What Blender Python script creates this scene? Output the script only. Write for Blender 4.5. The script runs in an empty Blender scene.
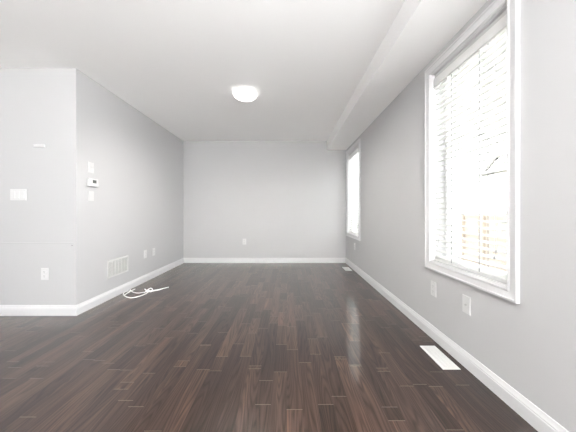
import bpy, math, random
from mathutils import Vector, Matrix
random.seed(7)
C = bpy.context.scene
PI = math.pi

# ------------------------------------------------------------------ camera, sky, lights, exposure
cam_d = bpy.data.cameras.new('camera'); cam = bpy.data.objects.new('camera', cam_d)
C.collection.objects.link(cam); C.camera = cam
cam_d.sensor_width = 36.0; cam_d.sensor_fit = 'HORIZONTAL'
cam_d.lens = 250.0 / 576.0 * 36.0
cam_d.shift_x = 0.7 / 576.0; cam_d.shift_y = -4.0 / 576.0
cam_d.clip_start = 0.02
cam.location = (0, 0, 1.02); cam.rotation_euler = (PI / 2, 0, 0)

world = bpy.data.worlds.new('overcast_sky'); C.world = world; world.use_nodes = True
wb = world.node_tree.nodes['Background']
wb.inputs['Color'].default_value = (0.97, 0.985, 1.0, 1); wb.inputs['Strength'].default_value = 1.95

def area_light(name, loc, rot, sx, sy, power, col):
    d = bpy.data.lights.new(name, 'AREA'); d.shape = 'RECTANGLE'; d.size = sx; d.size_y = sy
    d.energy = power; d.color = col
    o = bpy.data.objects.new(name, d); o.location = loc; o.rotation_euler = rot
    C.collection.objects.link(o); return o
# fill light through two added, unseen openings behind the camera: rear and side
area_light('fill_rear_opening', (-1.3, -6.58, 1.1), (PI / 2, 0, 0), 3.0, 2.0, 5, (0.95, 0.975, 1.0))
area_light('fill_side_opening', (1.36, 0.0, 1.4), (PI / 2, 0, PI / 2), 1.9, 1.5, 20, (0.92, 0.965, 1.0))
area_light('daylight_far_window', (1.37, 4.48, 1.38), (PI / 2, 0, PI / 2), 0.74, 1.45, 4.0, (0.95, 0.975, 1.0))
sd = bpy.data.lights.new('sun', 'SUN'); sd.energy = 78.0; sd.angle = math.radians(4); sd.color = (1.0, 0.98, 0.955)
sun = bpy.data.objects.new('sun', sd); C.collection.objects.link(sun)
sun.rotation_euler = Vector((0.52, 0.50, -0.72)).to_track_quat('-Z', 'Y').to_euler()   # high over this house, on the yard and the fence

def fill_lamp(name, loc, power):                         # point lights added behind the camera as fill, no fixtures there
    d = bpy.data.lights.new(name, 'POINT'); d.energy = power; d.color = (1.0, 0.985, 0.97); d.shadow_soft_size = 0.12
    o = bpy.data.objects.new(name, d); o.location = loc; C.collection.objects.link(o)
for x, y, z, w in [(-0.4, -1.6, 1.75, 5), (-0.4, -2.8, 1.75, 5), (0.35, -0.75, 1.9, 52)]: fill_lamp('fill_bulb', (x, y, z), w)

C.view_settings.view_transform = 'Standard'; C.view_settings.look = 'None'
C.view_settings.exposure = 1.34; C.view_settings.gamma = 1.0; C.view_settings.use_curve_mapping = False
C.cycles.diffuse_bounces = 10; C.cycles.max_bounces = 16; C.cycles.transparent_max_bounces = 16

# ------------------------------------------------------------------ materials
class NT:
    def __init__(self, name):
        self.m = bpy.data.materials.new(name); self.m.use_nodes = True
        self.t = self.m.node_tree; self.b = self.t.nodes['Principled BSDF']
        self.out = self.t.nodes['Material Output']
    def n(self, typ, **kw):
        o = self.t.nodes.new(typ)
        for k, v in kw.items(): setattr(o, k, v)
        return o
    def l(self, a, b): self.t.links.new(a, b)
    def math(self, op, a, b=None, c=None):
        o = self.n('ShaderNodeMath', operation=op)
        for i, v in enumerate((a, b, c)):
            if v is None: continue
            if isinstance(v, (int, float)): o.inputs[i].default_value = v
            else: self.l(v, o.inputs[i])
        return o.outputs[0]

def paint(name, col, rough=0.5, spec=0.5, bump=0.0, scale=300.0, var=0.0):
    k = NT(name); k.b.inputs['Base Color'].default_value = (*col, 1)
    k.b.inputs['Roughness'].default_value = rough; k.b.inputs['Specular IOR Level'].default_value = spec
    tc = k.n('ShaderNodeTexCoord')
    if bump:
        nz = k.n('ShaderNodeTexNoise'); nz.inputs['Scale'].default_value = scale; nz.inputs['Detail'].default_value = 3
        k.l(tc.outputs['Object'], nz.inputs['Vector'])
        bp = k.n('ShaderNodeBump'); bp.inputs['Strength'].default_value = bump; bp.inputs['Distance'].default_value = 0.001
        k.l(nz.outputs['Fac'], bp.inputs['Height']); k.l(bp.outputs['Normal'], k.b.inputs['Normal'])
    if var:
        nz = k.n('ShaderNodeTexNoise'); nz.inputs['Scale'].default_value = 2.2; nz.inputs['Detail'].default_value = 4
        k.l(tc.outputs['Object'], nz.inputs['Vector'])
        mx = k.n('ShaderNodeMix', data_type='RGBA')
        mx.inputs['A'].default_value = (*[c * (1 - var) for c in col], 1); mx.inputs['B'].default_value = (*[min(1, c * (1 + var)) for c in col], 1)
        k.l(nz.outputs['Fac'], mx.inputs['Factor']); k.l(mx.outputs['Result'], k.b.inputs['Base Color'])
    return k.m

M_wall = paint('grey_wall_paint', (0.525, 0.525, 0.530), 0.62, 0.3, 0.12, 420, 0.012)
M_ceil = paint('white_ceiling_paint', (0.90, 0.895, 0.89), 0.8, 0.2, 0.15, 260, 0.01)
M_trim = paint('white_semigloss_trim', (0.68, 0.68, 0.685), 0.3, 0.5, 0.04, 120)
M_plas = paint('white_plastic', (0.65, 0.65, 0.647), 0.32, 0.5, 0.02, 500)
M_metw = paint('white_enamelled_metal', (0.62, 0.62, 0.61), 0.35, 0.5, 0.02, 500)
M_dark = paint('dark_slot', (0.03, 0.03, 0.03), 0.6, 0.4, 0.02, 500)
M_duct = paint('galvanised_duct_grey', (0.45, 0.45, 0.45), 0.6, 0.4, 0.02, 300)
M_lcd = paint('grey_lcd_screen', (0.10, 0.11, 0.105), 0.25, 0.5, 0.02, 500)
M_stel = paint('brushed_steel', (0.55, 0.55, 0.55), 0.35, 0.5, 0.05, 700); M_stel.node_tree.nodes['Principled BSDF'].inputs['Metallic'].default_value = 0.9
M_cord = paint('grey_cord', (0.30, 0.30, 0.30), 0.8, 0.2, 0.2, 900)
M_cabl = paint('white_cable_jacket', (0.84, 0.83, 0.82), 0.42, 0.5, 0.05, 600)
M_vinyl = paint('white_vinyl_sash', (0.88, 0.88, 0.88), 0.35, 0.5, 0.02, 300)
M_bounce = paint('pale_bounce_floor', (0.70, 0.70, 0.70), 0.35, 0.5, 0.05, 20, 0.04)  # for the added bounce floor behind the camera
M_fence = paint('weathered_cedar', (0.52, 0.455, 0.39), 0.8, 0.2, 0.3, 30, 0.15)
M_conc = paint('pale_concrete', (0.15, 0.148, 0.142), 0.9, 0.2, 0.3, 40, 0.08)
M_sid = paint('white_house_siding', (0.72, 0.72, 0.70), 0.7, 0.2, 0.1, 30, 0.03)
M_shing = paint('grey_roof_shingles', (0.16, 0.16, 0.165), 0.9, 0.2, 0.4, 40, 0.1)
M_fas = paint('brown_grey_fascia', (0.10, 0.098, 0.096), 0.6, 0.3, 0.1, 60)
M_hglas = paint('dark_house_glazing', (0.2, 0.22, 0.24), 0.15, 0.5, 0.01, 20)

def mat_slat():
    k = NT('white_faux_wood_slat'); k.b.inputs['Base Color'].default_value = (0.80, 0.80, 0.79, 1); k.b.inputs['Roughness'].default_value = 0.4
    tr = k.n('ShaderNodeBsdfTranslucent'); tr.inputs['Color'].default_value = (0.92, 0.92, 0.9, 1)
    mx = k.n('ShaderNodeMixShader'); mx.inputs[0].default_value = 0.22
    k.l(k.b.outputs[0], mx.inputs[1]); k.l(tr.outputs[0], mx.inputs[2]); k.l(mx.outputs[0], k.out.inputs[0]); return k.m
M_slat = mat_slat()
def mat_glass():
    k = NT('clear_window_glass')
    tr = k.n('ShaderNodeBsdfTransparent'); tr.inputs['Color'].default_value = (0.97, 0.98, 0.97, 1)
    gl = k.n('ShaderNodeBsdfGlossy'); gl.inputs['Roughness'].default_value = 0.02
    lw = k.n('ShaderNodeLayerWeight'); lw.inputs['Blend'].default_value = 0.5
    fr = k.math('MULTIPLY_ADD', k.math('POWER', lw.outputs['Facing'], 5.0), 0.9, 0.04)
    mx = k.n('ShaderNodeMixShader'); k.l(fr, mx.inputs[0]); k.l(tr.outputs[0], mx.inputs[1]); k.l(gl.outputs[0], mx.inputs[2])
    k.l(mx.outputs[0], k.out.inputs[0]); return k.m
M_glass = mat_glass()
def mat_lamp():
    k = NT('lit_frosted_lamp_glass'); k.b.inputs['Base Color'].default_value = (0.95, 0.94, 0.92, 1); k.b.inputs['Roughness'].default_value = 0.25
    k.b.inputs['Emission Color'].default_value = (1.0, 0.985, 0.955, 1); k.b.inputs['Emission Strength'].default_value = 1.3; return k.m
M_lamp = mat_lamp()

def mat_floor():
    k = NT('dark_stained_oak_planks'); W = 0.083
    tc = k.n('ShaderNodeTexCoord'); sp = k.n('ShaderNodeSeparateXYZ'); k.l(tc.outputs['Object'], sp.inputs[0])
    X, Y = sp.outputs[0], sp.outputs[1]
    u = k.math('DIVIDE', k.math('ADD', X, 33.37), W)
    row = k.math('FLOOR', u); fu = k.math('FRACT', u)
    wr = k.n('ShaderNodeTexWhiteNoise', noise_dimensions='1D'); k.l(row, wr.inputs['W'])
    wr2 = k.n('ShaderNodeTexWhiteNoise', noise_dimensions='1D'); k.l(k.math('ADD', row, 311.5), wr2.inputs['W'])
    length = k.math('MULTIPLY_ADD', wr2.outputs['Value'], 0.55, 0.62)
    v = k.math('DIVIDE', k.math('ADD', k.math('MULTIPLY_ADD', wr.outputs['Value'], 9.0, 30.0), Y), length)
    # half the boards of a row are cut again, so the lengths vary
    pid0 = k.math('FLOOR', v); fv0 = k.math('FRACT', v)
    cut = k.n('ShaderNodeTexWhiteNoise', noise_dimensions='2D'); cb = k.n('ShaderNodeCombineXYZ'); k.l(row, cb.inputs[0]); k.l(pid0, cb.inputs[1]); k.l(cb.outputs[0], cut.inputs['Vector'])
    cpos = k.math('MULTIPLY_ADD', cut.outputs['Value'], 0.9, 0.28)
    second = k.math('GREATER_THAN', fv0, cpos)
    pid = k.math('ADD', k.math('MULTIPLY', pid0, 2.0), second)
    cc = k.n('ShaderNodeCombineXYZ'); k.l(row, cc.inputs[0]); k.l(pid, cc.inputs[1])
    wn = k.n('ShaderNodeTexWhiteNoise', noise_dimensions='2D'); k.l(cc.outputs[0], wn.inputs['Vector'])
    # grain coordinates: shifted per plank, stretched along Y
    off = k.n('ShaderNodeVectorMath', operation='MULTIPLY_ADD'); k.l(wn.outputs['Color'], off.inputs[0]); off.inputs[1].default_value = (40, 40, 40); k.l(tc.outputs['Object'], off.inputs[2])
    mp = k.n('ShaderNodeMapping'); mp.inputs['Scale'].default_value = (26, 1.5, 1); k.l(off.outputs[0], mp.inputs['Vector'])
    g1 = k.n('ShaderNodeTexNoise'); g1.inputs['Scale'].default_value = 1.0; g1.inputs['Detail'].default_value = 5; g1.inputs['Roughness'].default_value = 0.6; g1.inputs['Distortion'].default_value = 0.6
    k.l(mp.outputs[0], g1.inputs['Vector'])
    mp2 = k.n('ShaderNodeMapping'); mp2.inputs['Scale'].default_value = (120, 3.5, 1); k.l(off.outputs[0], mp2.inputs['Vector'])
    g2 = k.n('ShaderNodeTexNoise'); g2.inputs['Scale'].default_value = 1.0; g2.inputs['Detail'].default_value = 3; k.l(mp2.outputs[0], g2.inputs['Vector'])
    # cathedral rings
    mp3 = k.n('ShaderNodeMapping'); mp3.inputs['Scale'].default_value = (9, 0.75, 1); k.l(off.outputs[0], mp3.inputs['Vector'])
    wv = k.n('ShaderNodeTexNoise'); wv.inputs['Scale'].default_value = 1.0; wv.inputs['Detail'].default_value = 1.5; k.l(mp3.outputs[0], wv.inputs['Vector'])
    ring = k.math('SINE', k.math('ADD', k.math('MULTIPLY', X, 300.0), k.math('MULTIPLY', wv.outputs['Fac'], 130.0)))
    ring = k.math('POWER', k.math('MULTIPLY_ADD', ring, 0.5, 0.5), 2.0)
    ramp = k.n('ShaderNodeValToRGB'); e = ramp.color_ramp.elements
    e[0].position = 0.0; e[0].color = (0.014, 0.0085, 0.0072, 1); e[1].position = 1.0; e[1].color = (0.150, 0.078, 0.052, 1)
    e2 = ramp.color_ramp.elements.new(0.42); e2.color = (0.042, 0.0235, 0.0175, 1)
    e3 = ramp.color_ramp.elements.new(0.72); e3.color = (0.078, 0.045, 0.033, 1)
    mix = k.math('ADD', k.math('MULTIPLY', wn.outputs['Value'], 0.44), k.math('MULTIPLY_ADD', g1.outputs['Fac'], 1.0, -0.21))
    k.l(mix, ramp.inputs[0])
    fine = k.math('MULTIPLY_ADD', k.math('ADD', k.math('MULTIPLY', g2.outputs['Fac'], 0.9), k.math('MULTIPLY', ring, -0.55)), 0.72, 0.55)
    # seams
    edge = k.math('MINIMUM', fu, k.math('SUBTRACT', 1.0, fu))
    seam = k.math('LESS_THAN', edge, 0.010)
    d1 = k.math('MULTIPLY', k.math('MINIMUM', fv0, k.math('SUBTRACT', 1.0, fv0)), length)
    d2 = k.math('MULTIPLY', k.math('ABSOLUTE', k.math('SUBTRACT', fv0, cpos)), length)
    end = k.math('LESS_THAN', k.math('MINIMUM', d1, d2), 0.0014)
    sb = k.n('ShaderNodeHueSaturation'); k.l(ramp.outputs[0], sb.inputs['Color']); k.l(fine, sb.inputs['Value'])
    m1 = k.n('ShaderNodeMix', data_type='RGBA'); k.l(k.math('MULTIPLY', seam, 0.65), m1.inputs['Factor']); k.l(sb.outputs[0], m1.inputs['A']); m1.inputs['B'].default_value = (0.018, 0.012, 0.010, 1)
    m2 = k.n('ShaderNodeMix', data_type='RGBA'); k.l(k.math('MULTIPLY', end, 0.6), m2.inputs['Factor']); k.l(m1.outputs['Result'], m2.inputs['A']); m2.inputs['B'].default_value = (0.20, 0.16, 0.13, 1)
    k.l(m2.outputs['Result'], k.b.inputs['Base Color'])
    k.l(k.math('MULTIPLY_ADD', g1.outputs['Fac'], 0.06, 0.285), k.b.inputs['Roughness'])
    k.b.inputs['Specular IOR Level'].default_value = 0.12
    k.b.inputs['Coat Weight'].default_value = 1.0; k.b.inputs['Coat IOR'].default_value = 1.50; k.b.inputs['Coat Roughness'].default_value = 0.15
    h = k.math('SUBTRACT', k.math('MULTIPLY', g2.outputs['Fac'], 0.25), k.math('MULTIPLY', k.math('MAXIMUM', seam, end), 0.8))
    h = k.math('ADD', h, k.math('MULTIPLY', wn.outputs['Value'], 0.4))
    bp = k.n('ShaderNodeBump'); bp.inputs['Strength'].default_value = 0.25; bp.inputs['Distance'].default_value = 0.0012
    k.l(h, bp.inputs['Height']); k.l(bp.outputs[0], k.b.inputs['Normal']); k.l(bp.outputs[0], k.b.inputs['Coat Normal'])
    return k.m
M_floor = mat_floor()

# ------------------------------------------------------------------ mesh helpers
class MB:
    def __init__(self): self.v = []; self.f = []; self.smooth = []
    def add(self, vs, fs, sm=False):
        o = len(self.v); self.v += [tuple(p) for p in vs]
        for f in fs: self.f.append(tuple(i + o for i in f)); self.smooth.append(sm)
        return self
    def box(self, x0, x1, y0, y1, z0, z1):
        p = [(x, y, z) for z in (z0, z1) for y in (y0, y1) for x in (x0, x1)]
        return self.add(p, [(0, 2, 3, 1), (4, 5, 7, 6), (0, 1, 5, 4), (2, 6, 7, 3), (0, 4, 6, 2), (1, 3, 7, 5)])
    def cham(self, x0, x1, yf, yb, z0, z1, c):            # plate on a wall: back at yb, front at yf (yf < yb), edges chamfered by c
        ym = yf + c
        def ring(i, y): return [(x0 + i, y, z0 + i), (x1 - i, y, z0 + i), (x1 - i, y, z1 - i), (x0 + i, y, z1 - i)]
        p = ring(0, yb) + ring(0, ym) + ring(c, yf)
        f = [(0, 3, 2, 1), (8, 9, 10, 11)]
        for r in (0, 4):
            for i in range(4): j = (i + 1) % 4; f.append((r + i, r + j, r + 4 + j, r + 4 + i))
        f = [tuple(q) for q in f]
        f[0] = (0, 1, 2, 3)[::-1]
        return self.add(p, f)
    def prism(self, prof, axis, a, b):                    # closed profile of (p, q) swept along an axis
        n = len(prof)
        def P(p, q, t): return {'x': (t, p, q), 'y': (p, t, q), 'z': (p, q, t)}[axis]
        vs = [P(p, q, a) for p, q in prof] + [P(p, q, b) for p, q in prof]
        fs = [tuple(range(n))[::-1], tuple(range(n, 2 * n))] + [(i, (i + 1) % n, n + (i + 1) % n, n + i) for i in range(n)]
        return self.add(vs, fs)
    def lathe(self, prof, c=(0, 0, 0), seg=40, axis='z', sm=True):
        vs = []; fs = []; n = len(prof)
        for s in range(seg):
            a = 2 * PI * s / seg
            for r, h in prof:
                if axis == 'z': vs.append((c[0] + r * math.cos(a), c[1] + r * math.sin(a), c[2] + h))
                else: vs.append((c[0] + r * math.cos(a), c[1] + h, c[2] + r * math.sin(a)))
        for s in range(seg):
            t = (s + 1) % seg
            for i in range(n - 1): fs.append((s * n + i, t * n + i, t * n + i + 1, s * n + i + 1))
        return self.add(vs, fs, sm)
    def tube(self, pts, r, seg=8, closed=False):
        pts = [Vector(p) for p in pts]; n = len(pts); vs = []; fs = []
        up = Vector((0, 0, 1))
        for i, p in enumerate(pts):
            t = (pts[min(i + 1, n - 1)] - pts[max(i - 1, 0)]).normalized()
            a = t.cross(up)
            if a.length < 1e-3: a = t.cross(Vector((1, 0, 0)))
            a.normalize(); b = a.cross(t)
            for s in range(seg):
                w = 2 * PI * s / seg; vs.append(p + a * (r * math.cos(w)) + b * (r * math.sin(w)))
        for i in range(n - 1):
            for s in range(seg):
                t = (s + 1) % seg; fs.append((i * seg + s, i * seg + t, (i + 1) * seg + t, (i + 1) * seg + s))
        fs.append(tuple(range(seg))[::-1]); fs.append(tuple((n - 1) * seg + s for s in range(seg)))
        return self.add(vs, fs, True)
    def build(self, name, mat, parent=None, loc=None):
        me = bpy.data.meshes.new(name); me.from_pydata(self.v, [], self.f)
        me.polygons.foreach_set('use_smooth', self.smooth); me.update()
        import bmesh
        bm = bmesh.new(); bm.from_mesh(me); bmesh.ops.recalc_face_normals(bm, faces=bm.faces); bm.to_mesh(me); bm.free()
        me.materials.append(mat)
        o = bpy.data.objects.new(name, me); C.collection.objects.link(o)
        if parent: o.parent = parent
        if loc: o.location = loc
        return o
def tag(o, label, cat, group=None):
    o['label'] = label; o['category'] = cat
    if group: o['group'] = group
    return o
def thing(name, loc, label, cat, rz=0.0, group=None):
    o = bpy.data.objects.new(name, None); o.empty_display_size = 0.05; o.location = loc; o.rotation_euler = (0, 0, rz)
    C.collection.objects.link(o); return tag(o, label, cat, group)
def dup(root, loc, rz, label, group=None):
    def cp(o, par):
        c = o.copy(); C.collection.objects.link(c)
        if par: c.parent = par
        for ch in list(o.children): cp(ch, c)
        return c
    r = cp(root, None); r.location = loc; r.rotation_euler = (0, 0, rz); r['label'] = label
    if group: r['group'] = group
    return r
def struct(o): o['kind'] = 'structure'; return o
def spline(pts, n=10):
    P = [Vector(p) for p in pts]; P = [P[0] * 2 - P[1]] + P + [P[-1] * 2 - P[-2]]; out = []
    for i in range(1, len(P) - 2):
        for s in range(n):
            t = s / n; a, b, c, d = P[i - 1], P[i], P[i + 1], P[i + 2]
            out.append(0.5 * ((2 * b) + (c - a) * t + (2 * a - 5 * b + 4 * c - d) * t * t + (3 * b - a - 3 * c + d) * t ** 3))
    out.append(P[-2]); return out

# ------------------------------------------------------------------ the room
XR, XL, YB, YC, H = 1.18, -2.085, 5.02, 2.47, 2.44       # right wall, left wall, back wall, corner, ceiling height
XK, YR, T = -6.0, -6.5, 0.16                             # kitchen side wall, rear wall, wall thickness
W1 = (1.268, 2.112); W2 = (4.035, 4.925); WZ = (0.555, 2.205); CW = 0.066   # outer edges of the casings
RD = 0.0012

struct(MB().box(XK - T, XR + T, -0.2, YB + T, -0.12, 0).build('floor', M_floor))
struct(MB().box(XK - T, XR + T, YR - T, -0.2, -0.12, 0).build('floor_bounce', M_bounce))  # unseen pale floor, added to bounce light up to the ceiling
struct(MB().box(XK - T, XR + T, YR - T, YB + T, H, H + 0.12).build('ceiling', M_ceil))
def wall_openings(axis, a0, a1, c0, c1, openings):        # wall along an axis from a0 to a1, thickness c0..c1, with (s, e, z0, z1) holes
    b = MB()
    def bx(s, e, z0, z1):
        if axis == 'y': b.box(c0, c1, s, e, z0, z1)
        else: b.box(s, e, c0, c1, z0, z1)
    cur = a0
    for s, e, z0, z1 in openings:
        bx(cur, s, 0, H); bx(s, e, 0, z0); bx(s, e, z1, H); cur = e
    bx(cur, a1, 0, H); return b
hole = lambda w: (w[0] + CW - 0.006, w[1] - CW + 0.006, WZ[0] + CW - 0.006, WZ[1] - CW + 0.006)
struct(wall_openings('y', YR - T, YB + T, XR, XR + T, [(-0.95, 0.95, 0.65, 2.15), hole(W1), hole(W2)]).build('wall_right', M_wall))  # first opening is unseen, added for the side fill light
struct(MB().box(XL - 0.12, XR, YB, YB + T, 0, H).build('wall_back', M_wall))
struct(MB().box(XL - 0.12, XL, YC, YB, 0, H).build('wall_left', M_wall))
struct(MB().box(XK, XL - 0.12, YC, YC + 0.12, 0, H).build('wall_front_left', M_wall))
struct(wall_openings('x', XK - T, XR, YR - T, YR, [(-2.85, 0.25, 0.02, 2.12)]).build('wall_rear', M_wall))  # rear opening added for the fill light behind it
struct(MB().box(XK - T, XK, YR, YC + 0.12, 0, H).build('wall_kitchen', M_wall))
struct(MB().box(0.79, XR, YR, YB, 2.265, H).build('soffit', M_ceil))
struct(MB().box(XK - T, XR + T, YR - T, YB + T, H + 0.13, 8.6).build('sun_blocker', M_sid))  # unseen block added to keep the sun off the side yard and fence
# frame of the unseen rear opening, added to let fill light in
f = MB(); 
for x in (-2.85, -1.33, 0.19): f.box(x, x + 0.06, YR - 0.12, YR - 0.02, 0.02, 2.12)
f.box(-2.85, 0.25, YR - 0.12, YR - 0.02, 0.02, 0.07); f.box(-2.85, 0.25, YR - 0.12, YR - 0.02, 2.06, 2.12)
struct(f.build('opening_frame_1', M_vinyl))

# baseboards: stepped ogee profile, 100 mm tall
def bb_prof(s):     # (distance off the wall, height); s is the wall's coordinate and direction
    c, d = s
    pr = [(0, 0), (0.015, 0), (0.015, 0.066), (0.0125, 0.070), (0.0125, 0.076), (0.009, 0.084), (0.0065, 0.092), (0.005, 0.100), (0, 0.101)]
    return [(c + d * p, q) for p, q in pr]
struct(MB().prism(bb_prof((XR, -1)), 'y', YR, YB).build('baseboard_right', M_trim))
struct(MB().prism(bb_prof((YB, -1)), 'x', XL, XR).build('baseboard_back', M_trim))
struct(MB().prism(bb_prof((XL, 1)), 'y', YC, YB).build('baseboard_left', M_trim))
# both boards run out along the diagonal of the outside corner
bl = C.objects['baseboard_left']
for v in bl.data.vertices:
    if v.co.y < YC + 0.05: v.co.y = YC - (v.co.x - XL)
bf = struct(MB().prism(bb_prof((YC, -1)), 'x', XK, XL).build('baseboard_front_left', M_trim))
for v in bf.data.vertices:
    if v.co.x > XL - 0.05: v.co.x = XL + (YC - v.co.y)

# faint ridge left in the paint of the near left wall
struct(MB().prism([(YC, 0.708), (YC - 0.0012, 0.712), (YC - 0.0012, 0.716), (YC, 0.720)], 'x', -3.4, XL - 0.02).build('trim_1', M_wall))

# ------------------------------------------------------------------ windows
def window(name, w):
    y0, y1 = w; z0, z1 = WZ
    root = bpy.data.objects.new(name, None); root.location = (XR, (y0 + y1) / 2, z0); root['kind'] = 'structure'; C.collection.objects.link(root)
    hw = (y1 - y0) / 2; hh = z1 - z0
    b = MB()                                              # casing: mitred stepped profile
    prof = [(0.0, 0.0), (0.0, 0.021), (0.011, 0.021), (0.014, 0.016), (0.044, 0.013), (0.050, 0.017), (0.058, 0.017), (0.062, 0.010), (CW, 0.010), (CW, 0.0)]  # (inset, protrusion)
    rings = []
    for (i, p) in prof: rings.append([(-p, -hw + i, i), (-p, hw - i, i), (-p, hw - i, hh - i), (-p, -hw + i, hh - i)])
    vs = [q for r in rings for q in r]; fs = []
    n = len(prof)
    for k in range(n):
        k2 = (k + 1) % n
        for j in range(4): j2 = (j + 1) % 4; fs.append((k * 4 + j, k * 4 + j2, k2 * 4 + j2, k2 * 4 + j))
    b.add(vs, fs); b.build('window_casing', M_trim, root)
    i = CW - 0.006; oy = hw - i; oz0 = i; oz1 = hh - i; D = T
    j = MB(); t = 0.012                                   # jamb liner and stool
    j.box(0.0, D, -oy, -oy + t, oz0, oz1); j.box(0.0, D, oy - t, oy, oz0, oz1); j.box(0.0, D, -oy + t, oy - t, oz1 - t, oz1)
    j.box(0.0, D, -oy + t, oy - t, oz0, oz0 + t); j.build('jamb', M_trim, root)
    s = MB(); fw = 0.028; x0, x1 = 0.105, 0.150; a = oy - t; c0 = oz0 + t; c1 = oz1 - t
    s.box(x0, x1, -a, -a + fw, c0, c1); s.box(x0, x1, a - fw, a, c0, c1); s.box(x0, x1, -a + fw, a - fw, c0, c0 + fw); s.box(x0, x1, -a + fw, a - fw, c1 - fw, c1)
    s.build('sash', M_vinyl, root)
    MB().box(0.118, 0.124, -a + fw, a - fw, c0 + fw, c1 - fw).build('glass_pane', M_glass, root)
    return root, a, c0, c1
win1, A1, C0, C1 = window('window_1', W1)
win2, A2, _, _ = window('window_2', W2)

# blinds inside the jambs: 50 mm slats on two ladders
def blind(w, hw, label, ladders, tilt_deg):
    yc = (w[0] + w[1]) / 2
    root = thing('window_blind', (XR + 0.045, yc, WZ[0] + C0), label, 'blind', 0, 'white slatted blinds in the right wall windows')
    h = C1 - C0; g = hw - 0.006
    MB().box(-0.024, 0.026, -g, g, h - 0.052, h - 0.002).build('headrail', M_metw, root)
    v = MB(); v.prism([(-0.034, h - 0.105), (-0.026, h - 0.105), (-0.026, h - 0.036), (-0.034, h - 0.036)], 'y', -hw + 0.003, hw - 0.003)
    v.prism([(-0.038, h - 0.105), (-0.034, h - 0.105), (-0.034, h - 0.094), (-0.038, h - 0.096)], 'y', -hw + 0.003, hw - 0.003)
    v.build('valance', M_slat, root)
    s = MB(); pitch = 0.0422; z = 0.040; tilt = math.radians(tilt_deg); zs = []
    while z < h - 0.075:
        prof = []
        for (d, q) in ((-0.025, 0), (-0.012, 0.0022), (0, 0.003), (0.012, 0.0022), (0.025, 0), (0.025, -0.0026), (0.012, -0.0004), (0, 0.0004), (-0.012, -0.0004), (-0.025, -0.0026)):
            prof.append((d * math.cos(tilt) - q * math.sin(tilt), z + d * math.sin(tilt) + q * math.cos(tilt)))
        s.prism(prof, 'y', -g, g); zs.append(z); z += pitch
    s.build('slats', M_slat, root)
    MB().prism([(-0.026, 0.004), (0.026, 0.004), (0.026, 0.019), (0.022, 0.022), (-0.022, 0.022), (-0.026, 0.019)], 'y', -g, g).build('bottom_rail', M_slat, root)
    for ly in ladders:
        l = MB()
        for dx in (-0.0275, 0.0275): l.tube([(dx, ly, 0.02), (dx, ly, h - 0.05)], 0.0022, 6)
        for q in zs: l.tube([(-0.027, ly, q - 0.005), (0.027, ly, q - 0.001)], 0.0008, 5)
        l.build('ladder_cord', M_cord, root)
    for (cy, zl, nm) in ((hw - 0.075, 0.15, 'lift_cord'), (-hw + 0.085, 0.16, 'tilt_cord')):
        l = MB()
        for k, dz in ((-0.006, 0.0), (0.006, -0.035)): l.tube([(-0.040, cy + k, zl + dz + 0.025), (-0.040, cy + k * 0.6, h * 0.6), (-0.037, cy, h - 0.10)], 0.0010, 6)
        o = l.build(nm, M_slat, root)
        for k, dz in ((-0.006, 0.0), (0.006, -0.035)):
            MB().lathe([(0.0006, 0.03), (0.003, 0.027), (0.0052, 0.010), (0.0058, 0.0), (0.0006, -0.001)], (-0.040, cy + k, zl + dz), 12).build('tassel', M_stel, o)
    return root
blind(W1, A1, 'white slatted blind in the large near window, grey ladder cords hanging down', (0.135, -0.13), 7)
blind(W2, A2, 'white slatted blind in the far window close to the back wall corner', (0.2, -0.2), 36)

# ------------------------------------------------------------------ ceiling light
LX, LY = -0.50, 2.97
lt = thing('ceiling_light', (LX, LY, H), 'round lit flush-mount dome light on the white ceiling', 'ceiling light')
MB().lathe([(0.0005, 0), (0.118, 0), (0.128, -0.006), (0.132, -0.020), (0.126, -0.026), (0.0005, -0.026)]).build('base_pan', M_metw, lt)
prof = [(0.138, -0.018), (0.140, -0.024)]
for k in range(0, 13):
    a = k / 12 * PI / 2; prof.append((0.136 * math.cos(a) ** 0.85 if k < 12 else 0.0005, -0.026 - 0.056 * math.sin(a)))
MB().lathe(prof, seg=48).build('glass_dome', M_lamp, lt)
for k in range(3):
    MB().box(-0.007, 0.007, -0.004, 0.010, -0.034, -0.012).build('clip', M_stel, lt)
for k, o in enumerate([c for c in lt.children if c.name.startswith('clip')]):
    a = math.radians(262 + 120 * k); o.location = (0.138 * math.cos(a), 0.138 * math.sin(a), 0); o.rotation_euler = (0, 0, a + PI / 2); o['label'] = 'small dark metal clip'
d = bpy.data.lights.new('bulb', 'SPOT'); d.energy = 46; d.color = (1.0, 0.96, 0.91); d.shadow_soft_size = 0.12; d.spot_size = math.radians(172); d.spot_blend = 0.6
o = bpy.data.objects.new('bulb', d); o.location = (LX, LY, H - 0.13); C.collection.objects.link(o)
MB().lathe([(0.0005, -0.093), (0.005, -0.092), (0.007, -0.088), (0.005, -0.082), (0.0005, -0.0815)], seg=16).build('finial', M_stel, lt)
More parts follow.
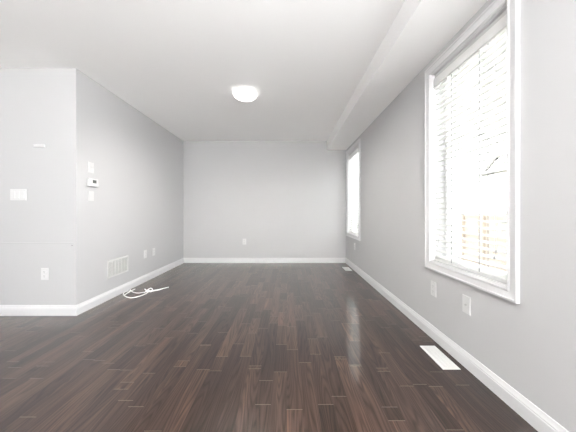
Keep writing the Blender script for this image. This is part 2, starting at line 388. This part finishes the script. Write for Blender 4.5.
# ------------------------------------------------------------------ wall plates
def screw(x, z, y, root): return MB().lathe([(0.0004, -0.0012), (0.0026, -0.0010), (0.0032, 0.0)], (x, y, z), 12, 'y').build('screw', M_plas, root)
def outlet(loc, rz, label, group):
    r = thing('wall_outlet', loc, label, 'outlet', rz, group)
    MB().cham(-0.036, 0.036, -0.006, 0, -0.058, 0.058, 0.0025).build('cover_plate', M_plas, r)
    for dz in (0.021, -0.021):
        b = MB(); p = []
        for k in range(24):
            a = 2 * PI * k / 24; p.append((max(-0.0165, min(0.0165, 0.021 * math.cos(a))), max(-0.0145, min(0.0145, 0.019 * math.sin(a))) + dz))
        b.prism([(x, z) for x, z in p], 'y', -0.0085, -0.0055); rc = b.build('receptacle', M_plas, r)
        s = MB(); s.box(-0.0072, -0.0054, -0.0089, -0.0083, dz - 0.001, dz + 0.008); s.box(0.0054, 0.0072, -0.0089, -0.0083, dz, dz + 0.0072); s.box(-0.002, 0.002, -0.0089, -0.0083, dz - 0.010, dz - 0.006)
        s.build('slots', M_dark, rc)
    screw(0, 0, -0.006, r); return r
RZR, RZL = -PI / 2, PI / 2
G = 'white wall outlets'
o0 = outlet((-0.862, YB, 0.425), 0, 'white wall outlet low on the back wall', G)
dup(o0, (XR, 2.013, 0.402), RZR, 'white outlet under the near window, the farther of the two plates there', G)
dup(o0, (XR, 4.36, 0.418), RZR, 'small white outlet under the far window on the right wall', G)
dup(o0, (XL, 3.67, 0.402), RZL, 'white outlet on the left wall, the nearer of a pair beyond the return grille', G)
dup(o0, (XL, 3.90, 0.400), RZL, 'white outlet on the left wall, the farther of a pair beyond the return grille', G)
dup(o0, (-2.394, YC, 0.408), 0, 'white outlet low on the near left wall below the triple switch', G)
# cable jack plate, near right wall
r = thing('cable_plate', (XR, 1.643, 0.411), 'white cable jack plate under the near window, nearest the camera', 'wall plate', RZR)
MB().cham(-0.036, 0.036, -0.006, 0, -0.058, 0.058, 0.0025).build('cover_plate', M_plas, r)
j = MB(); j.lathe([(0.0065, 0.0), (0.0065, -0.003), (0.0048, -0.003), (0.0048, -0.010), (0.0018, -0.010), (0.0018, -0.006), (0.0004, -0.006)], (0, -0.006, 0), 16, 'y'); j.build('jack', M_stel, r)
for z in (0.042, -0.042): screw(0, z, -0.006, r)
# switches
def rocker(x, r, h=0.033):
    f = MB().cham(x - 0.0185, x + 0.0185, -0.0075, -0.005, -h - 0.003, h + 0.003, 0.001).build('rocker_frame', M_plas, r)
    MB().prism([(-0.0065, -h), (-0.0118, -h), (-0.0085, 0), (-0.0088, h), (-0.0065, h)], 'x', x - 0.0155, x + 0.0155).build('rocker', M_plas, f)
r = thing('light_switch', (-2.655, YC, 1.19), 'wide white triple rocker switch on the near left wall', 'light switch', 0)
MB().cham(-0.079, 0.079, -0.006, 0, -0.055, 0.055, 0.0025).build('cover_plate', M_plas, r)
for x in (-0.046, 0, 0.046): rocker(x, r)
r = thing('light_switch', (XL, 2.655, 1.492), 'white toggle switch on the left wall just above the thermostat', 'light switch', RZL)
MB().cham(-0.036, 0.036, -0.006, 0, -0.055, 0.055, 0.0025).build('cover_plate', M_plas, r)
tg = MB(); tg.cham(-0.006, 0.006, -0.0075, -0.005, -0.013, 0.013, 0.0008); tg.prism([(-0.006, -0.005), (-0.020, -0.013), (-0.022, -0.009), (-0.006, 0.006)], 'x', -0.004, 0.004); tg.build('toggle', M_plas, r)
for z in (0.030, -0.030): screw(0, z, -0.006, r)
r = thing('blank_plate', (XL, 2.655, 1.188), 'white blank cover plate on the left wall just below the thermostat', 'wall plate', RZL)
MB().cham(-0.036, 0.036, -0.006, 0, -0.052, 0.052, 0.0025).build('cover_plate', M_plas, r)
for z in (0.042, -0.042): screw(0, z, -0.006, r)
r = thing('thermostat', (XL, 2.663, 1.332), 'white thermostat with small grey screen between two plates on left wall', 'thermostat', RZL)
MB().cham(-0.056, 0.056, -0.006, 0, -0.038, 0.038, 0.001).build('backplate', M_plas, r)
MB().cham(-0.064, 0.064, -0.028, -0.005, -0.042, 0.042, 0.005).build('housing', M_plas, r)
MB().cham(-0.020, 0.032, -0.0290, -0.0275, -0.006, 0.027, 0.0005).build('screen', M_lcd, r)
for x in (-0.042, ):
    for z in (0.016, 0.0): MB().cham(x - 0.009, x + 0.009, -0.0295, -0.0275, z - 0.004, z + 0.004, 0.0007).build('button', M_plas, r)
# small white strip high on the near left wall
r = thing('door_sensor', (-2.44, YC, 1.67), 'small white plastic strip high on the near left wall above the triple switch', 'wall strip', 0)
MB().cham(-0.054, 0.054, -0.016, -0.003, -0.013, 0.013, 0.003).build('housing', M_plas, r)
MB().box(-0.050, 0.050, -0.0035, 0, -0.011, 0.011).build('mounting_plate', M_plas, r)
r.name = 'wall_strip'
o = MB().lathe([(0.0004, -0.004), (0.005, -0.003), (0.006, 0.0)], (0, 0, 0), 14, 'y').build('nail_head', M_cord, None, (-2.125, YC, 0.690))
tag(o, 'tiny grey nail head near the corner of the near left wall', 'nail')

# ------------------------------------------------------------------ return-air grille on the left wall
r = thing('return_grille', (XL, 3.083, 0.350), 'white return air grille with upright bars low on the left wall', 'vent', RZL)
gw, gh, fr = 0.190, 0.104, 0.022
b = MB()
prof = [(0, 0), (0, 0.004), (0.004, 0.008), (fr - 0.004, 0.008), (fr, 0.004), (fr, 0.0)]
vs = []
for i, p in prof: vs += [(-gw + i, -p, -gh + i), (gw - i, -p, -gh + i), (gw - i, -p, gh - i), (-gw + i, -p, gh - i)]
n = len(prof); b.add(vs, [(k * 4 + j, k * 4 + (j + 1) % 4, ((k + 1) % n) * 4 + (j + 1) % 4, ((k + 1) % n) * 4 + j) for k in range(n) for j in range(4)])
b.build('grille_frame', M_metw, r)
MB().box(-gw + fr, gw - fr, -0.0012, 0, -gh + fr, gh - fr).build('duct_opening', M_duct, r)
iw = gw - fr
for k in range(1, 6):
    x = -iw + 2 * iw * k / 6
    MB().box(x - 0.0055, x + 0.0055, -0.0080, -0.001, -gh + fr, gh - fr).build('upright_bar', M_metw, r)
lv = MB(); N = 17
for k in range(N):
    z = -gh + fr + 0.003 + (2 * (gh - fr) - 0.006) * (k + 0.5) / N
    lv.prism([(-0.0012, z + 0.0025), (-0.0062, z - 0.0018), (-0.0062, z - 0.0028), (-0.0012, z + 0.0012)], 'x', -iw, iw)
lv.build('louvers', M_metw, r)

# ------------------------------------------------------------------ floor registers
def register(y, label):
    r = thing('floor_register', (1.065, y, 0), label, 'floor vent', 0, 'white floor registers along the right wall')
    hx, hy = 0.058, 0.142; b = MB(); prof = [(0, 0), (0, 0.0015), (0.003, 0.0045), (0.016, 0.0050), (0.017, 0.0042), (0.017, 0.0)]
    vs = []
    for i, p in prof: vs += [(-hx + i, -hy + i, p), (hx - i, -hy + i, p), (hx - i, hy - i, p), (-hx + i, hy - i, p)]
    n = len(prof); b.add(vs, [(k * 4 + j, k * 4 + (j + 1) % 4, ((k + 1) % n) * 4 + (j + 1) % 4, ((k + 1) % n) * 4 + j) for k in range(n) for j in range(4)])
    b.build('register_frame', M_metw, r)
    MB().box(-hx + 0.017, hx - 0.017, -hy + 0.017, hy - 0.017, 0.0003, 0.0010).build('duct_opening', M_duct, r)
    s = MB(); ix, iy = hx - 0.017, hy - 0.017; N = 30
    for k in range(N):
        c = -iy + 2 * iy * (k + 0.5) / N; s.box(-ix, ix, c - 0.0027, c + 0.0027, 0.001, 0.0042)
    for x in (-0.014, 0.014): s.box(x - 0.0025, x + 0.0025, -iy, iy, 0.001, 0.0044)
    s.build('louvers', M_metw, r)
    MB().box(ix - 0.006, ix - 0.002, -0.012, 0.012, 0.003, 0.0075).build('damper_lever', M_metw, r)
    return r
fr0 = register(1.76, 'white slotted floor register near the baseboard below the large near window')
dup(fr0, (1.07, 4.475, 0), 0, 'white floor register in the far right corner by the back wall')

# ------------------------------------------------------------------ coil of white cable
cb = thing('white_cable', (-1.85, 3.08, 0), 'coiled white cable knotted once on the dark floor by the left wall', 'cable')
def loc(p): return [(x + 1.85, y - 3.08, z) for x, y, z in p]
R_ = 0.0052
m = MB()
m.tube(loc(spline([(-1.758, 3.19, 0.012), (-1.752, 3.093, 0.008), (-1.79, 2.996, 0.006), (-1.853, 2.958, 0.006), (-1.944, 3.004, 0.006), (-2.028, 3.093, 0.006), (-2.055, 3.165, 0.007), (-2.03, 3.20, 0.010), (-1.99, 3.165, 0.016), (-1.97, 3.10, 0.018)])), R_)
m.build('outer_loop', M_cabl, cb)
m = MB()
m.tube(loc(spline([(-1.735, 3.15, 0.016), (-1.789, 3.149, 0.012), (-1.859, 3.125, 0.007), (-1.927, 3.149, 0.006), (-1.985, 3.19, 0.006), (-2.035, 3.24, 0.006), (-2.05, 3.27, 0.006)])), R_)
m.tube(loc(spline([(-2.005, 3.29, 0.006), (-1.995, 3.22, 0.013), (-2.00, 3.14, 0.008), (-1.99, 3.06, 0.006)])), R_)
m.build('inner_loop', M_cabl, cb)
m = MB(); k = []
for i in range(72):
    t = i / 71 * 2 * PI
    a = math.sin(t) + 2 * math.sin(2 * t); c = math.cos(t) - 2 * math.cos(2 * t); d = -math.sin(3 * t)
    k.append((-1.768 + 0.016 * a, 3.168 + 0.020 * c, 0.026 + 0.016 * d))
m.tube(loc(k), R_); m.build('knot', M_cabl, cb)
m = MB(); m.tube(loc(spline([(-1.765, 3.17, 0.022), (-1.739, 3.197, 0.016), (-1.70, 3.256, 0.006), (-1.66, 3.302, 0.006), (-1.615, 3.355, 0.006)])), R_)
m.build('tail', M_cabl, cb)
m = MB(); m.tube(loc(spline([(-1.77, 3.15, 0.014), (-1.744, 3.177, 0.008), (-1.708, 3.222, 0.006), (-1.668, 3.256, 0.006), (-1.646, 3.315, 0.006)])), R_)
m.build('tail', M_cabl, cb)
m = MB(); e = Vector((-1.615, 3.355, 0.006)); dr = Vector((0.055, 0.07, 0)).normalized()
m.tube(loc([e - dr * 0.004, e + dr * 0.022]), 0.0058, 10); m.build('plug', M_plas, cb)

# ------------------------------------------------------------------ outside
GZ = -0.75
struct(MB().box(XR + T + 0.02, 30, -10, 40, GZ - 0.1, GZ).build('ground', M_conc))
fc = thing('garden_fence', (6.0, 5.5, GZ), 'brown board fence seen through the near window blind', 'fence')
p = MB(); y = -3.2
while y < 2.95:
    p.box(0.0, 0.022, y, y + 0.135, 0.06, 1.72 + 0.004 * random.random()); y += 0.147
p.build('boards', M_fence, fc)
for z in (0.3, 1.0, 1.62): MB().box(-0.038, 0.0, -3.2, 2.95, z, z + 0.09).build('rail', M_fence, fc)
for k in range(8): yy = -3.2 + k * 0.878; MB().box(-0.09, -0.0, yy, yy + 0.09, 0, 1.80).build('post', M_fence, fc)
hs = thing('neighbour_house', (9.0, 9.0, GZ), 'pale neighbouring house with grey roof beyond the fence', 'house')
EZ = 3.5
MB().box(0.4, 7.0, -4.2, 3.4, 0, EZ).build('wall', M_sid, hs)
MB().prism([(0.0, EZ - 0.03), (3.7, EZ + 1.1), (7.4, EZ - 0.03), (7.4, EZ + 0.10), (3.7, EZ + 1.25), (0.0, EZ + 0.10)], 'y', -4.5, 3.7).build('roof', M_shing, hs)
MB().prism([(0.4, EZ), (7.0, EZ), (3.7, EZ + 1.08)], 'y', 3.2, 3.4).build('gable', M_sid, hs)
MB().prism([(-0.10, EZ - 0.03), (0.02, EZ - 0.03), (0.02, EZ + 0.09), (-0.10, EZ + 0.09)], 'y', -4.5, 3.7).build('gutter', M_fas, hs)
g = MB(); g.prism([(1.1, EZ + 0.05), (2.5, EZ + 0.05), (1.8, EZ + 0.62)], 'x', 0.15, 2.2); g.build('dormer', M_sid, hs)
g = MB(); g.prism([(0.95, EZ + 0.02), (1.8, EZ + 0.72), (2.65, EZ + 0.02), (2.65, EZ + 0.10), (1.8, EZ + 0.81), (0.95, EZ + 0.10)], 'x', 0.02, 2.3); g.build('dormer_roof', M_fas, hs)
for yy in (-2.6, 0.2): 
    w = MB().box(0.37, 0.41, yy, yy + 1.2, 1.5, 2.8).build('window', M_vinyl, hs); MB().box(0.36, 0.375, yy + 0.06, yy + 1.14, 1.56, 2.74).build('pane', M_hglas, w)
